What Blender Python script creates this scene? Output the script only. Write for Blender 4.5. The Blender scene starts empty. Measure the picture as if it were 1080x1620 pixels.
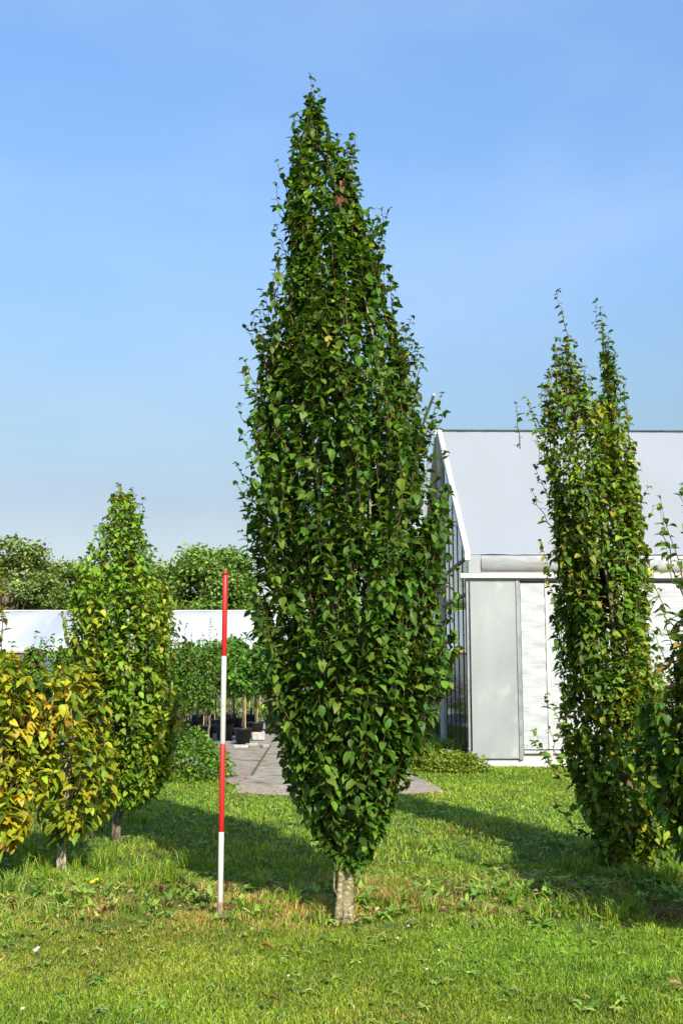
import bpy, math, random
import numpy as np
from mathutils import Vector, Matrix
R = math.radians
S = bpy.context.scene
COL = S.collection

# ------------------------------------------------------------------ camera
TILT = 8.27; CAMH = 1.433; F = 1700.0
cam = bpy.data.cameras.new('camera'); camo = bpy.data.objects.new('camera', cam); COL.objects.link(camo)
camo.location = (0, 0, CAMH); camo.rotation_euler = (R(90 + TILT), 0, 0)
cam.sensor_fit = 'VERTICAL'; cam.sensor_height = 36.0; cam.lens = 36.0 * F / 1620.0
cam.clip_start = 0.05; cam.clip_end = 3000
S.camera = camo
# ------------------------------------------------------------------ sky, sun, exposure
SUN_EL, SUN_AZ = 38.0, 161.0            # azimuth clockwise from +Y
w = bpy.data.worlds.new('World'); S.world = w; w.use_nodes = True
nt = w.node_tree; nt.nodes.clear()
out = nt.nodes.new('ShaderNodeOutputWorld'); bg = nt.nodes.new('ShaderNodeBackground')
sky = nt.nodes.new('ShaderNodeTexSky'); sky.sky_type = 'NISHITA'; sky.sun_disc = False
sky.sun_elevation = R(SUN_EL); sky.sun_rotation = R(SUN_AZ)
sky.air_density = 1.0; sky.dust_density = 0.6; sky.ozone_density = 1.6; sky.altitude = 0
tc = nt.nodes.new('ShaderNodeTexCoord'); mp = nt.nodes.new('ShaderNodeMapping'); mp.inputs['Scale'].default_value = (1.0, 1.0, 2.6)
mp.inputs['Location'].default_value = (0.35, 0.0, 0.2)
nz = nt.nodes.new('ShaderNodeTexNoise'); nz.inputs['Scale'].default_value = 2.3; nz.inputs['Detail'].default_value = 6; nz.inputs['Roughness'].default_value = 0.5
rp = nt.nodes.new('ShaderNodeMapRange'); rp.inputs[1].default_value = 0.47; rp.inputs[2].default_value = 0.80; rp.inputs[3].default_value = 0.0; rp.inputs[4].default_value = 0.34
mx = nt.nodes.new('ShaderNodeMixRGB'); mx.inputs[2].default_value = (2.6, 3.1, 3.9, 1)
nt.links.new(tc.outputs['Generated'], mp.inputs[0]); nt.links.new(mp.outputs[0], nz.inputs['Vector'])
nt.links.new(nz.outputs['Fac'], rp.inputs[0]); nt.links.new(rp.outputs[0], mx.inputs[0])
# colour ramp multiplied into the sky by elevation, dimming horizon glare, the same in every direction
sx = nt.nodes.new('ShaderNodeSeparateXYZ'); cr = nt.nodes.new('ShaderNodeValToRGB'); nt.links.new(tc.outputs['Generated'], sx.inputs[0]); nt.links.new(sx.outputs['Z'], cr.inputs[0])
E = cr.color_ramp.elements; E[0].position = 0.04; E[0].color = (.45, .385, .36, 1); E[1].position = 1.0; E[1].color = (.90, 1.0, 1.08, 1)
for p_, c_ in ((.15, (.475, .413, .385, 1)), (.207, (.535, .53, .47, 1)), (.264, (.645, .65, .60, 1)), (.373, (.765, .845, .89, 1)), (.536, (.84, 0.99, 1.09, 1))):
    e_ = E.new(p_); e_.color = c_
gm = nt.nodes.new('ShaderNodeMixRGB'); gm.blend_type = 'MULTIPLY'; gm.inputs[0].default_value = 1
nt.links.new(sky.outputs[0], gm.inputs[1]); nt.links.new(cr.outputs[0], gm.inputs[2])
nt.links.new(gm.outputs[0], mx.inputs[1]); nt.links.new(mx.outputs[0], bg.inputs[0])
bg.inputs[1].default_value = 0.15
nt.links.new(bg.outputs[0], out.inputs[0])
sl = bpy.data.lights.new('sun', 'SUN'); sl.energy = 4.2; sl.angle = R(0.53); sl.color = (1.0, 0.94, 0.79)
so = bpy.data.objects.new('sun', sl); COL.objects.link(so)
sd = Vector((math.sin(R(SUN_AZ)) * math.cos(R(SUN_EL)), math.cos(R(SUN_AZ)) * math.cos(R(SUN_EL)), math.sin(R(SUN_EL))))
so.rotation_euler = sd.to_track_quat('Z', 'Y').to_euler(); so.location = sd * 40
S.view_settings.view_transform = 'Standard'; S.view_settings.look = 'None'
S.view_settings.gamma = 1.0; S.view_settings.exposure = 0.86
S.cycles.max_bounces = 8; S.cycles.transparent_max_bounces = 12

# ------------------------------------------------------------------ measuring helpers
_c, _s = math.cos(R(TILT)), math.sin(R(TILT))
def pt(px, py, D):
    xc = (px - 540) / F; yc = (810 - py) / F
    d = (xc, _c - yc * _s, _s + yc * _c); k = D / d[1]
    return (d[0] * k, D, CAMH + d[2] * k)
def gnd(px, py):
    xc = (px - 540) / F; yc = (810 - py) / F
    d = (xc, _c - yc * _s, _s + yc * _c); k = -CAMH / d[2]
    return (d[0] * k, d[1] * k)

# ------------------------------------------------------------------ object helpers
def tag(o, label=None, cat=None, group=None, kind=None):
    if label: o['label'] = label
    if cat: o['category'] = cat
    if group: o['group'] = group
    if kind: o['kind'] = kind
    return o
def empty(name, loc, rz=0, **k):
    o = bpy.data.objects.new(name, None); COL.objects.link(o); o.location = loc; o.rotation_euler = (0, 0, rz)
    o.empty_display_size = 0.2
    return tag(o, **k)
def link(name, me, mat, parent=None):
    if mat is not None: me.materials.append(mat)
    o = bpy.data.objects.new(name, me); COL.objects.link(o); o.parent = parent
    return o
def copy_tree(o, parent=None):
    c = o.copy(); COL.objects.link(c); c.parent = parent
    for ch in o.children: copy_tree(ch, c)
    return c
class MB:
    def __init__(s): s.v = []; s.f = []
    def box(s, x0, x1, y0, y1, z0, z1):
        b = len(s.v)
        s.v += [(x0,y0,z0),(x1,y0,z0),(x1,y1,z0),(x0,y1,z0),(x0,y0,z1),(x1,y0,z1),(x1,y1,z1),(x0,y1,z1)]
        s.f += [tuple(b+i for i in q) for q in ((0,3,2,1),(4,5,6,7),(0,1,5,4),(1,2,6,5),(2,3,7,6),(3,0,4,7))]
        return s
    def prism(s, poly, x0, x1):            # poly of (y,z), extruded in x
        b = len(s.v); n = len(poly)
        s.v += [(x0, p[0], p[1]) for p in poly] + [(x1, p[0], p[1]) for p in poly]
        s.f.append(tuple(b+i for i in range(n))); s.f.append(tuple(b+n+i for i in reversed(range(n))))
        for i in range(n):
            j = (i+1) % n; s.f.append((b+i, b+n+i, b+n+j, b+j))
        return s
    def tube(s, pts, rad, n=6, cap=True):
        pts = [Vector(p) for p in pts]
        b0 = len(s.v); ref = None
        for i, p in enumerate(pts):
            t = (pts[min(i+1, len(pts)-1)] - pts[max(i-1, 0)]).normalized()
            a = Vector((0, 1, 0)) if abs(t.y) < 0.9 else Vector((1, 0, 0))
            u = t.cross(a).normalized(); v = t.cross(u)
            for k in range(n):
                q = 2*math.pi*k/n
                s.v.append(tuple(p + (u*math.cos(q) + v*math.sin(q)) * rad[i]))
        for i in range(len(pts)-1):
            for k in range(n):
                a = b0+i*n+k; b = b0+i*n+(k+1) % n
                s.f.append((a, b, b+n, a+n))
        if cap:
            s.f.append(tuple(b0+k for k in reversed(range(n)))); e = b0+(len(pts)-1)*n
            s.f.append(tuple(e+k for k in range(n)))
        return s
    def build(s, name, mat, parent=None, smooth=False, bevel=0):
        me = bpy.data.meshes.new(name); me.from_pydata(s.v, [], s.f); me.update()
        if smooth: me.shade_smooth()
        o = link(name, me, mat, parent)
        if bevel:
            m = o.modifiers.new('bevel', 'BEVEL'); m.width = bevel; m.segments = 2; m.limit_method = 'ANGLE'
        return o
def np_mesh(name, V, quads, tris, mat, parent=None, col=None, smooth=True):
    me = bpy.data.meshes.new(name)
    nq, ntr = len(quads), len(tris)
    me.vertices.add(len(V)); me.vertices.foreach_set('co', np.ascontiguousarray(V, np.float32).ravel())
    loops = np.concatenate([quads.ravel(), tris.ravel()]).astype(np.int32)
    me.loops.add(len(loops)); me.loops.foreach_set('vertex_index', loops)
    me.polygons.add(nq + ntr)
    st = np.concatenate([np.arange(nq)*4, nq*4 + np.arange(ntr)*3]).astype(np.int32)
    me.polygons.foreach_set('loop_start', st)
    me.update(calc_edges=True)
    if smooth: me.shade_smooth()
    if col is not None:
        at = me.color_attributes.new('Col', 'FLOAT_COLOR', 'POINT')
        c4 = np.ones((len(V), 4), np.float32); c4[:, :3] = col
        at.data.foreach_set('color', c4.ravel())
    return link(name, me, mat, parent)
def nrm(a): return a / np.maximum(np.linalg.norm(a, axis=1, keepdims=True), 1e-9)

# ------------------------------------------------------------------ materials
def mat(name, build):
    m = bpy.data.materials.new(name); m.use_nodes = True; t = m.node_tree; t.nodes.clear()
    o = t.nodes.new('ShaderNodeOutputMaterial'); build(t, o, t.links.new); return m
def noise_mat(name, c1, c2, scale=8, rough=0.7, detail=5, bump=0.0, stretch=(1,1,1), spec=0.3, metal=0.0, lo=0.35, hi=0.65, c3=None, s3=2.0, lo3=0.55, hi3=0.7, bscale=None, bdist=0.01):
    def b(t, o, L):
        p = t.nodes.new('ShaderNodeBsdfPrincipled'); tcn = t.nodes.new('ShaderNodeTexCoord'); m = t.nodes.new('ShaderNodeMapping'); m.inputs['Scale'].default_value = stretch
        L(tcn.outputs['Object'], m.inputs[0])
        n = t.nodes.new('ShaderNodeTexNoise'); n.inputs['Scale'].default_value = scale; n.inputs['Detail'].default_value = detail; L(m.outputs[0], n.inputs['Vector'])
        r = t.nodes.new('ShaderNodeMapRange'); r.inputs[1].default_value = lo; r.inputs[2].default_value = hi; L(n.outputs['Fac'], r.inputs[0])
        x = t.nodes.new('ShaderNodeMixRGB'); x.inputs[1].default_value = (*c1, 1); x.inputs[2].default_value = (*c2, 1); L(r.outputs[0], x.inputs[0])
        res = x.outputs[0]
        if c3:
            n3 = t.nodes.new('ShaderNodeTexNoise'); n3.inputs['Scale'].default_value = s3; n3.inputs['Detail'].default_value = 6; L(m.outputs[0], n3.inputs['Vector'])
            r3 = t.nodes.new('ShaderNodeMapRange'); r3.inputs[1].default_value = lo3; r3.inputs[2].default_value = hi3; L(n3.outputs['Fac'], r3.inputs[0])
            x3 = t.nodes.new('ShaderNodeMixRGB'); x3.inputs[2].default_value = (*c3, 1); L(res, x3.inputs[1]); L(r3.outputs[0], x3.inputs[0]); res = x3.outputs[0]
        L(res, p.inputs['Base Color']); p.inputs['Roughness'].default_value = rough; p.inputs['Specular IOR Level'].default_value = spec; p.inputs['Metallic'].default_value = metal
        if bump:
            nb = n
            if bscale:
                nb = t.nodes.new('ShaderNodeTexNoise'); nb.inputs['Scale'].default_value = bscale; nb.inputs['Detail'].default_value = 4; L(m.outputs[0], nb.inputs['Vector'])
            bb = t.nodes.new('ShaderNodeBump'); bb.inputs['Strength'].default_value = bump; bb.inputs['Distance'].default_value = bdist; L(nb.outputs['Fac'], bb.inputs['Height']); L(bb.outputs[0], p.inputs['Normal'])
        L(p.outputs[0], o.inputs[0])
    return mat(name, b)
def leaf_mat(name, trans=0.3, rough=0.42, spec=0.45, tint=(1.5, 1.5, 0.5)):
    def b(t, o, L):
        a = t.nodes.new('ShaderNodeAttribute'); a.attribute_name = 'Col'
        p = t.nodes.new('ShaderNodeBsdfPrincipled'); L(a.outputs['Color'], p.inputs['Base Color'])
        p.inputs['Roughness'].default_value = rough; p.inputs['Specular IOR Level'].default_value = spec
        mt = t.nodes.new('ShaderNodeMixRGB'); mt.blend_type = 'MULTIPLY'; mt.inputs[0].default_value = 1; mt.inputs[2].default_value = (*tint, 1); L(a.outputs['Color'], mt.inputs[1])
        tr = t.nodes.new('ShaderNodeBsdfTranslucent'); L(mt.outputs[0], tr.inputs[0])
        mxs = t.nodes.new('ShaderNodeMixShader'); mxs.inputs[0].default_value = trans
        L(p.outputs[0], mxs.inputs[1]); L(tr.outputs[0], mxs.inputs[2]); L(mxs.outputs[0], o.inputs[0])
    return mat(name, b)
M = {}
M['leaf'] = leaf_mat('leaf', 0.30, 0.48, 0.24, (1.6, 1.5, 0.4))
M['grass'] = leaf_mat('grass_blade', 0.30, 0.5, 0.3)
M['far_leaf'] = leaf_mat('far_leaf', 0.25, 0.6, 0.2)
M['bark'] = noise_mat('bark', (0.12, 0.105, 0.06), (0.42, 0.36, 0.25), 30, 0.85, 8, 1.0, (1.3, 1.3, 0.8), c3=(0.13, 0.15, 0.05), s3=14, bdist=0.012, lo=0.40, hi=0.58)
M['trunk_lichen'] = noise_mat('lichen_bark', (0.14, 0.115, 0.05), (0.27, 0.22, 0.12), 22, 0.85, 8, 0.8, (1, 1, 1.8), c3=(0.48, 0.44, 0.33), s3=34, lo3=0.52, hi3=0.68, bdist=0.008)
M['bark_dark'] = noise_mat('bark_dark', (0.09, 0.07, 0.045), (0.20, 0.165, 0.11), 20, 0.85, 6, 0.5)
M['twig'] = noise_mat('twig', (0.09, 0.045, 0.025), (0.17, 0.095, 0.05), 30, 0.7)
M['ground'] = noise_mat('ground', (0.045, 0.075, 0.015), (0.09, 0.13, 0.03), 3.0, 0.95, 8, 0.5, c3=(0.11, 0.095, 0.04), s3=1.1, bscale=60, bdist=0.02)
M['concrete'] = noise_mat('concrete', (0.19, 0.165, 0.125), (0.33, 0.285, 0.225), 5, 0.9, 8, 0.25, c3=(0.12, 0.11, 0.085), s3=2.2, bscale=80, bdist=0.006)
M['gravel'] = noise_mat('gravel', (0.17, 0.16, 0.15), (0.36, 0.34, 0.31), 45, 0.95, 4, 0.6, bdist=0.02)
M['chips'] = noise_mat('wood_chips', (0.10, 0.05, 0.04), (0.42, 0.34, 0.30), 40, 0.9, 3, 0.8, bdist=0.02)
M['film'] = None
def film(t, o, L):
    p = t.nodes.new('ShaderNodeBsdfPrincipled'); tcn = t.nodes.new('ShaderNodeTexCoord'); m = t.nodes.new('ShaderNodeMapping'); m.inputs['Scale'].default_value = (1, 0.35, 0.35)
    L(tcn.outputs['Object'], m.inputs[0])
    n = t.nodes.new('ShaderNodeTexNoise'); n.inputs['Scale'].default_value = 1.3; n.inputs['Detail'].default_value = 9; L(m.outputs[0], n.inputs['Vector'])
    r = t.nodes.new('ShaderNodeMapRange'); r.inputs[1].default_value = 0.3; r.inputs[2].default_value = 0.75; L(n.outputs['Fac'], r.inputs[0])
    x = t.nodes.new('ShaderNodeMixRGB'); x.inputs[1].default_value = (0.355, 0.375, 0.41, 1); x.inputs[2].default_value = (0.33, 0.345, 0.37, 1); L(r.outputs[0], x.inputs[0])
    L(x.outputs[0], p.inputs['Base Color']); p.inputs['Roughness'].default_value = 0.6; p.inputs['Specular IOR Level'].default_value = 0.3
    n2 = t.nodes.new('ShaderNodeTexNoise'); n2.inputs['Scale'].default_value = 0.9; n2.inputs['Detail'].default_value = 3; L(m.outputs[0], n2.inputs['Vector'])
    bb = t.nodes.new('ShaderNodeBump'); bb.inputs['Strength'].default_value = 0.25; bb.inputs['Distance'].default_value = 0.1; L(n2.outputs['Fac'], bb.inputs['Height']); L(bb.outputs[0], p.inputs['Normal'])
    tr = t.nodes.new('ShaderNodeBsdfTranslucent'); tr.inputs[0].default_value = (0.65, 0.67, 0.70, 1)
    mxs = t.nodes.new('ShaderNodeMixShader'); mxs.inputs[0].default_value = 0.25
    L(p.outputs[0], mxs.inputs[1]); L(tr.outputs[0], mxs.inputs[2]); L(mxs.outputs[0], o.inputs[0])
M['film'] = mat('roof_film', film)
M['galv'] = noise_mat('galvanised_sheet', (0.265, 0.28, 0.28), (0.325, 0.34, 0.34), 2.2, 0.55, 7, 0.05, (1, 1, 0.5), metal=0.25, c3=(0.39, 0.40, 0.39), s3=5, lo3=0.58, hi3=0.75)
M['steel'] = noise_mat('steel_profile', (0.20, 0.22, 0.22), (0.30, 0.32, 0.32), 6, 0.5, 4, metal=0.4)
M['dark_steel'] = noise_mat('dark_glazing_bar', (0.03, 0.033, 0.035), (0.06, 0.065, 0.065), 8, 0.6)
M['white_trim'] = noise_mat('white_trim', (0.42, 0.415, 0.40), (0.50, 0.495, 0.48), 6, 0.5, 6)
M['gutter'] = noise_mat('weathered_gutter', (0.54, 0.54, 0.53), (0.43, 0.42, 0.40), 5, 0.5, 8, 0.2, (1, 1, 3), c3=(0.38, 0.33, 0.25), s3=3, lo3=0.56, hi3=0.72)
M['base'] = noise_mat('concrete_plinth', (0.42, 0.42, 0.40), (0.52, 0.52, 0.50), 4, 0.9, 6, 0.2)
def bubble(t, o, L):
    p = t.nodes.new('ShaderNodeBsdfPrincipled'); tcn = t.nodes.new('ShaderNodeTexCoord')
    v = t.nodes.new('ShaderNodeTexVoronoi'); v.inputs['Scale'].default_value = 38; v.inputs['Randomness'].default_value = 0.25; L(tcn.outputs['Object'], v.inputs['Vector'])
    m = t.nodes.new('ShaderNodeMapping'); m.inputs['Scale'].default_value = (2.0, 1, 7); L(tcn.outputs['Object'], m.inputs[0])
    n = t.nodes.new('ShaderNodeTexNoise'); n.inputs['Scale'].default_value = 2.2; n.inputs['Detail'].default_value = 5; L(m.outputs[0], n.inputs['Vector'])
    x = t.nodes.new('ShaderNodeMixRGB'); x.inputs[1].default_value = (0.385, 0.395, 0.405, 1); x.inputs[2].default_value = (0.43, 0.44, 0.455, 1)
    r = t.nodes.new('ShaderNodeMapRange'); r.inputs[1].default_value = 0.35; r.inputs[2].default_value = 0.6; L(n.outputs['Fac'], r.inputs[0]); L(r.outputs[0], x.inputs[0])
    L(x.outputs[0], p.inputs['Base Color']); p.inputs['Roughness'].default_value = 0.35
    ad = t.nodes.new('ShaderNodeMath'); ad.operation = 'MULTIPLY_ADD'; ad.inputs[1].default_value = -0.5; L(v.outputs['Distance'], ad.inputs[0]); L(n.outputs['Fac'], ad.inputs[2])
    bb = t.nodes.new('ShaderNodeBump'); bb.inputs['Strength'].default_value = 0.6; bb.inputs['Distance'].default_value = 0.016; L(ad.outputs[0], bb.inputs['Height']); L(bb.outputs[0], p.inputs['Normal'])
    L(p.outputs[0], o.inputs[0])
M['bubble'] = mat('bubble_film', bubble)
def glass(t, o, L):
    g = t.nodes.new('ShaderNodeBsdfGlossy'); g.inputs['Roughness'].default_value = 0.04; g.inputs[0].default_value = (0.98, 1.0, 0.98, 1)
    tr = t.nodes.new('ShaderNodeBsdfTransparent'); tr.inputs[0].default_value = (0.90, 0.93, 0.90, 1)
    fr = t.nodes.new('ShaderNodeFresnel'); fr.inputs[0].default_value = 2.6
    mxs = t.nodes.new('ShaderNodeMixShader'); L(fr.outputs[0], mxs.inputs[0]); L(tr.outputs[0], mxs.inputs[1]); L(g.outputs[0], mxs.inputs[2]); L(mxs.outputs[0], o.inputs[0])
M['glass'] = mat('greenhouse_glass', glass)
M['red'] = noise_mat('red_paint', (0.56, 0.018, 0.018), (0.46, 0.015, 0.015), 9, 0.45, 5, 0.05, spec=0.5, c3=(0.36, 0.03, 0.03), s3=12, lo3=0.6, hi3=0.75)
M['white'] = noise_mat('white_paint', (0.58, 0.57, 0.53), (0.50, 0.49, 0.46), 9, 0.45, 5, 0.05, spec=0.5, c3=(0.40, 0.38, 0.34), s3=9, lo3=0.66, hi3=0.8)
M['mud'] = noise_mat('muddy_steel', (0.16, 0.10, 0.06), (0.30, 0.22, 0.16), 30, 0.9, 5, 0.4)
M['pot'] = noise_mat('black_pot', (0.012, 0.013, 0.015), (0.028, 0.028, 0.03), 12, 0.5)
M['cane'] = noise_mat('bamboo_cane', (0.45, 0.30, 0.14), (0.55, 0.40, 0.22), 15, 0.6)
M['soil'] = noise_mat('soil', (0.03, 0.02, 0.012), (0.07, 0.05, 0.03), 30, 0.95)
M['dead'] = leaf_mat('dead_leaf', 0.1, 0.7, 0.2, (1, 1, 1))
M['petal'] = noise_mat('white_petal', (0.8, 0.8, 0.8), (0.72, 0.72, 0.72), 20, 0.6)
M['yellow'] = noise_mat('yellow_petal', (0.75, 0.50, 0.01), (0.7, 0.42, 0.01), 20, 0.6)
M['far_wall'] = noise_mat('far_wall', (0.10, 0.13, 0.15), (0.14, 0.17, 0.19), 1, 0.6)
M['far_film'] = noise_mat('far_film', (0.44, 0.45, 0.47), (0.30, 0.325, 0.37), 0.7, 0.6, 7, 0.2, (1, 0.16, 0.16), lo=0.45, hi=0.62)
M['rust'] = noise_mat('rusty_edge', (0.42, 0.24, 0.14), (0.5, 0.33, 0.22), 4, 0.8)
M['stone'] = noise_mat('stone', (0.28, 0.27, 0.25), (0.42, 0.40, 0.37), 12, 0.9, 6, 0.4)

# ------------------------------------------------------------------ leaves and grass (numpy)
def leaves(name, P, D, N, L, W, C, m, parent=None, droop=0.25, fold=0.18, rng=None):
    """P base, D direction, N upper normal, L length, W width, C colour: one folded, drooping leaf each"""
    n = len(P); D = nrm(D); Sd = nrm(np.cross(D, N)); N = nrm(np.cross(Sd, D))
    t = np.array([0, .36, .70, 1, .10, .38, .74, .10, .38, .74]); s = np.array([0, 0, 0, 0, .30, .50, .31, -.30, -.50, -.31]); 
    dr = (rng.uniform(0.3, 1.7, n) * droop)[:, None]
    z = -dr * (t ** 2)[None, :] + fold * np.abs(s)[None, :] * (W / L)[:, None] * 1.6
    x = t[None, :] * (1 - 0.25 * dr * t[None, :])
    wv = rng.normal(0, 0.035, (n, 10)); z = z + wv
    V = P[:, None, :] + D[:, None, :] * (x * L[:, None])[:, :, None] + Sd[:, None, :] * (s[None, :] * W[:, None])[:, :, None] + N[:, None, :] * (z * L[:, None])[:, :, None]
    b = (np.arange(n) * 10)[:, None]
    q = np.concatenate([b + np.array([0, 1, 5, 4]), b + np.array([1, 2, 6, 5]), b + np.array([1, 0, 7, 8]), b + np.array([2, 1, 8, 9])]); tr = np.concatenate([b + np.array([2, 3, 6]), b + np.array([3, 2, 9])])
    vary = 1 + np.where(np.abs(s) > 0, .06, -.05)[None, :, None]*np.ones((n, 1, 3))      # paler margin, darker midrib
    col = np.clip(C[:, None, :]*vary, 0, 1).reshape(-1, 3)
    return np_mesh(name, V.reshape(-1, 3), q, tr, m, parent, col)
def blades(name, P, H, Wd, C, m, lean, rng, parent=None):
    n = len(P); a = rng.uniform(0, 2*np.pi, n); b = rng.uniform(0, 2*np.pi, n)
    side = np.stack([np.cos(a), np.sin(a), np.zeros(n)], 1) * (Wd / 2)[:, None]
    ld = np.stack([np.cos(b), np.sin(b), np.zeros(n)], 1) * (lean * H * rng.uniform(0.2, 1.3, n))[:, None]
    up = np.zeros((n, 3)); up[:, 2] = H
    V = np.stack([P - side, P + side, P + side * .8 + ld * .35 + up * .6, P - side * .8 + ld * .35 + up * .6, P + ld * 1.1 + up * (1 - .25 * lean)[:, None]], 1)
    k = (np.arange(n) * 5)[:, None]
    shade = np.ones((n, 5, 3))
    return np_mesh(name, V.reshape(-1, 3), k + np.array([0, 1, 2, 3]), k + np.array([3, 2, 4]), m, parent, (C[:, None, :] * shade).reshape(-1, 3))
def vnoise(x, y, sc, seed=0):
    r = np.random.default_rng(seed); g = r.random((64, 64)); x = x * sc + 100; y = y * sc + 100
    xi = np.floor(x).astype(int); yi = np.floor(y).astype(int); fx = x - xi; fy = y - yi; fx = fx*fx*(3-2*fx); fy = fy*fy*(3-2*fy)
    G = lambda i, j: g[i % 64, j % 64]
    return (G(xi, yi)*(1-fx)+G(xi+1, yi)*fx)*(1-fy) + (G(xi, yi+1)*(1-fx)+G(xi+1, yi+1)*fx)*fy
def pal(rng, n, cols, wts, var=0.18):
    c = np.array(cols)[rng.choice(len(cols), n, p=np.array(wts)/sum(wts))]
    return np.clip(c * (1 + rng.normal(0, var, (n, 1))) * (1 + rng.normal(0, 0.05, (n, 3))), 0.003, 1)

# ------------------------------------------------------------------ SETTING
g = MB(); g.v = [(-500, -60, 0), (500, -60, 0), (500, 900, 0), (-500, 900, 0)]; g.f = [(0, 1, 2, 3)]
tag(g.build('ground', M['ground']), kind='structure')
def sheet(name, pts, z, m):
    s = MB(); s.v = [(x, y, z) for x, y in pts]; s.f = [tuple(range(len(pts)))]
    return tag(s.build(name, m), kind='structure')
PATH = [gnd(366, 1257), gnd(452, 1262), gnd(560, 1264), gnd(706, 1256), gnd(694, 1246), gnd(655, 1226), gnd(600, 1200), gnd(560, 1180), gnd(436, 1176), gnd(330, 1181), gnd(332, 1200), gnd(345, 1216), gnd(392, 1218), gnd(380, 1236)]
YARD = [(-5.2, 17.0), (-3.0, 16.0), (0.6, 15.8), (0.9, 40), (-22, 40), (-14, 23)]
sheet('yard_ground', YARD, 0.004, M['gravel'])
sheet('concrete_path', PATH, 0.010, M['concrete'])
CH = [gnd(318, 1226), gnd(372, 1244), gnd(384, 1236), gnd(402, 1217), gnd(335, 1212)]
sheet('wood_chip_bed', CH, 0.016, M['chips'])
sheet('gravel_patch', [gnd(372, 1245), gnd(376, 1257), gnd(452, 1261), gnd(560, 1263), gnd(704, 1255), gnd(688, 1247), gnd(600, 1250), gnd(500, 1247), gnd(430, 1249), gnd(400, 1240)], 0.018, noise_mat('sandy_gravel', (0.17, 0.13, 0.085), (0.42, 0.34, 0.25), 38, .95, 5, .6, bdist=.01))
# slab joints with moss
jn = MB()
for a, b in ((gnd(398, 1228), gnd(428, 1180)), (gnd(345, 1203), gnd(412, 1204))):
    a = Vector((*a, 0.0135)); b = Vector((*b, 0.0135)); sN = (b - a).cross(Vector((0, 0, 1))).normalized() * 0.02
    k = len(jn.v); jn.v += [tuple(a - sN), tuple(a + sN), tuple(b + sN), tuple(b - sN)]; jn.f.append((k, k+1, k+2, k+3))
tag(jn.build('path_joints', noise_mat('mossy_joint', (0.05, 0.045, 0.03), (0.14, 0.13, 0.04), 20, 0.95)), kind='structure')

def inside(x, y, poly):
    r = np.zeros(len(x), bool); n = len(poly)
    for i in range(n):
        x0, y0 = poly[i]; x1, y1 = poly[(i+1) % n]
        if y0 == y1: continue
        c = ((y0 > y) != (y1 > y)) & (x < (x1-x0)*(y-y0)/(y1-y0)+x0); r ^= c
    return r
rng = np.random.default_rng(5)
# greenhouse frame of reference
GC = gnd(745, 1214); GROT = R(0.85)
def ghl(x, y):           # world -> greenhouse local
    dx, dy = x - GC[0], y - GC[1]; c, s = math.cos(-GROT), math.sin(-GROT); return dx*c - dy*s, dx*s + dy*c
def scatter(n, y0, y1, pad=0.5):
    u = rng.random(n); y = np.sqrt(y0*y0 + u*(y1*y1 - y0*y0)); hw = 0.33*y + pad; x = rng.uniform(-1, 1, n)*hw
    edge = rng.normal(0, 0.05, n)
    ok = ~inside(x + edge, y + edge, PATH) & ~inside(x + edge, y, CH) & ~inside(x, y, YARD)
    lx, ly = ghl(x, y); ok &= ~((lx > -0.05) & (ly > -0.05))
    return x[ok], y[ok]
G1, G2, G3 = (0.172, 0.270, 0.018), (0.245, 0.335, 0.026), (0.075, 0.150, 0.014)
STRAW, BROWN = (0.42, 0.34, 0.11), (0.24, 0.12, 0.06)
def verge(x, y):         # 1 inside the rough, unmown strip between the trunks
    yc = 6.95 + 0.10*np.sin(x*1.3); return np.clip(1 - np.abs(y - yc)/0.95, 0, 1)
def grass(name, n, y0, y1, hfun, wd, label):
    x, y = scatter(n, y0, y1)
    v = verge(x, y); n1 = vnoise(x, y, 0.9, 1); n2 = vnoise(x, y, 3.5, 2); n3 = vnoise(x, y, 9, 3)
    keep = rng.random(len(x)) < 0.45 + 0.7*n2 + 0.3*(1-v)
    x, y, v, n1, n2, n3 = (q[keep] for q in (x, y, v, n1, n2, n3))
    m = len(x); H = hfun(v, n1, n2, n3) * rng.uniform(0.5, 1.25, m)
    C = pal(rng, m, [G1, G2, G3], [4, 4, 2], 0.22)
    st = rng.random(m) < (0.05 + 0.75*np.clip(v*1.3, 0, 1)*np.clip(n2*2.2-.35, 0, 1) + 0.18*np.clip((n1-0.55)*3, 0, 1))
    C[st] = pal(rng, int(st.sum()), [STRAW, (0.26, 0.26, 0.06), BROWN], [4, 5, 1.0], 0.25)
    C *= (0.62 + 0.46*n2 + .34*vnoise(x, y, 1.7, 12))[:, None]; C[:, 0] *= .88 + .3*n1
    P = np.stack([x, y, np.full(m, -0.003)], 1)
    o = blades(name, P, H, rng.uniform(0.7, 1.3, m)*wd*(1+0.08*(y-y0)), C, M['grass'], np.full(m, 0.55)+0.3*rng.random(m), rng)
    tag(o, label, 'grass', kind='stuff')
grass('lawn_grass', 150000, 4.15, 6.15, lambda v, a, b, c: 0.016 + 0.020*b + 0.016*c, 0.0040, 'short mown green lawn in front of the trunk and the rod')
grass('verge_grass', 95000, 6.05, 8.2, lambda v, a, b, c: 0.020 + 0.16*v*c*c*b + 0.035*b, 0.0050, 'rough tufted grass with straw around the trunks')
grass('meadow_grass', 190000, 8.1, 19.0, lambda v, a, b, c: 0.028 + 0.06*b*a + 0.012*c, 0.0080, 'green grass stretching back to the path and the greenhouse')
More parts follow.
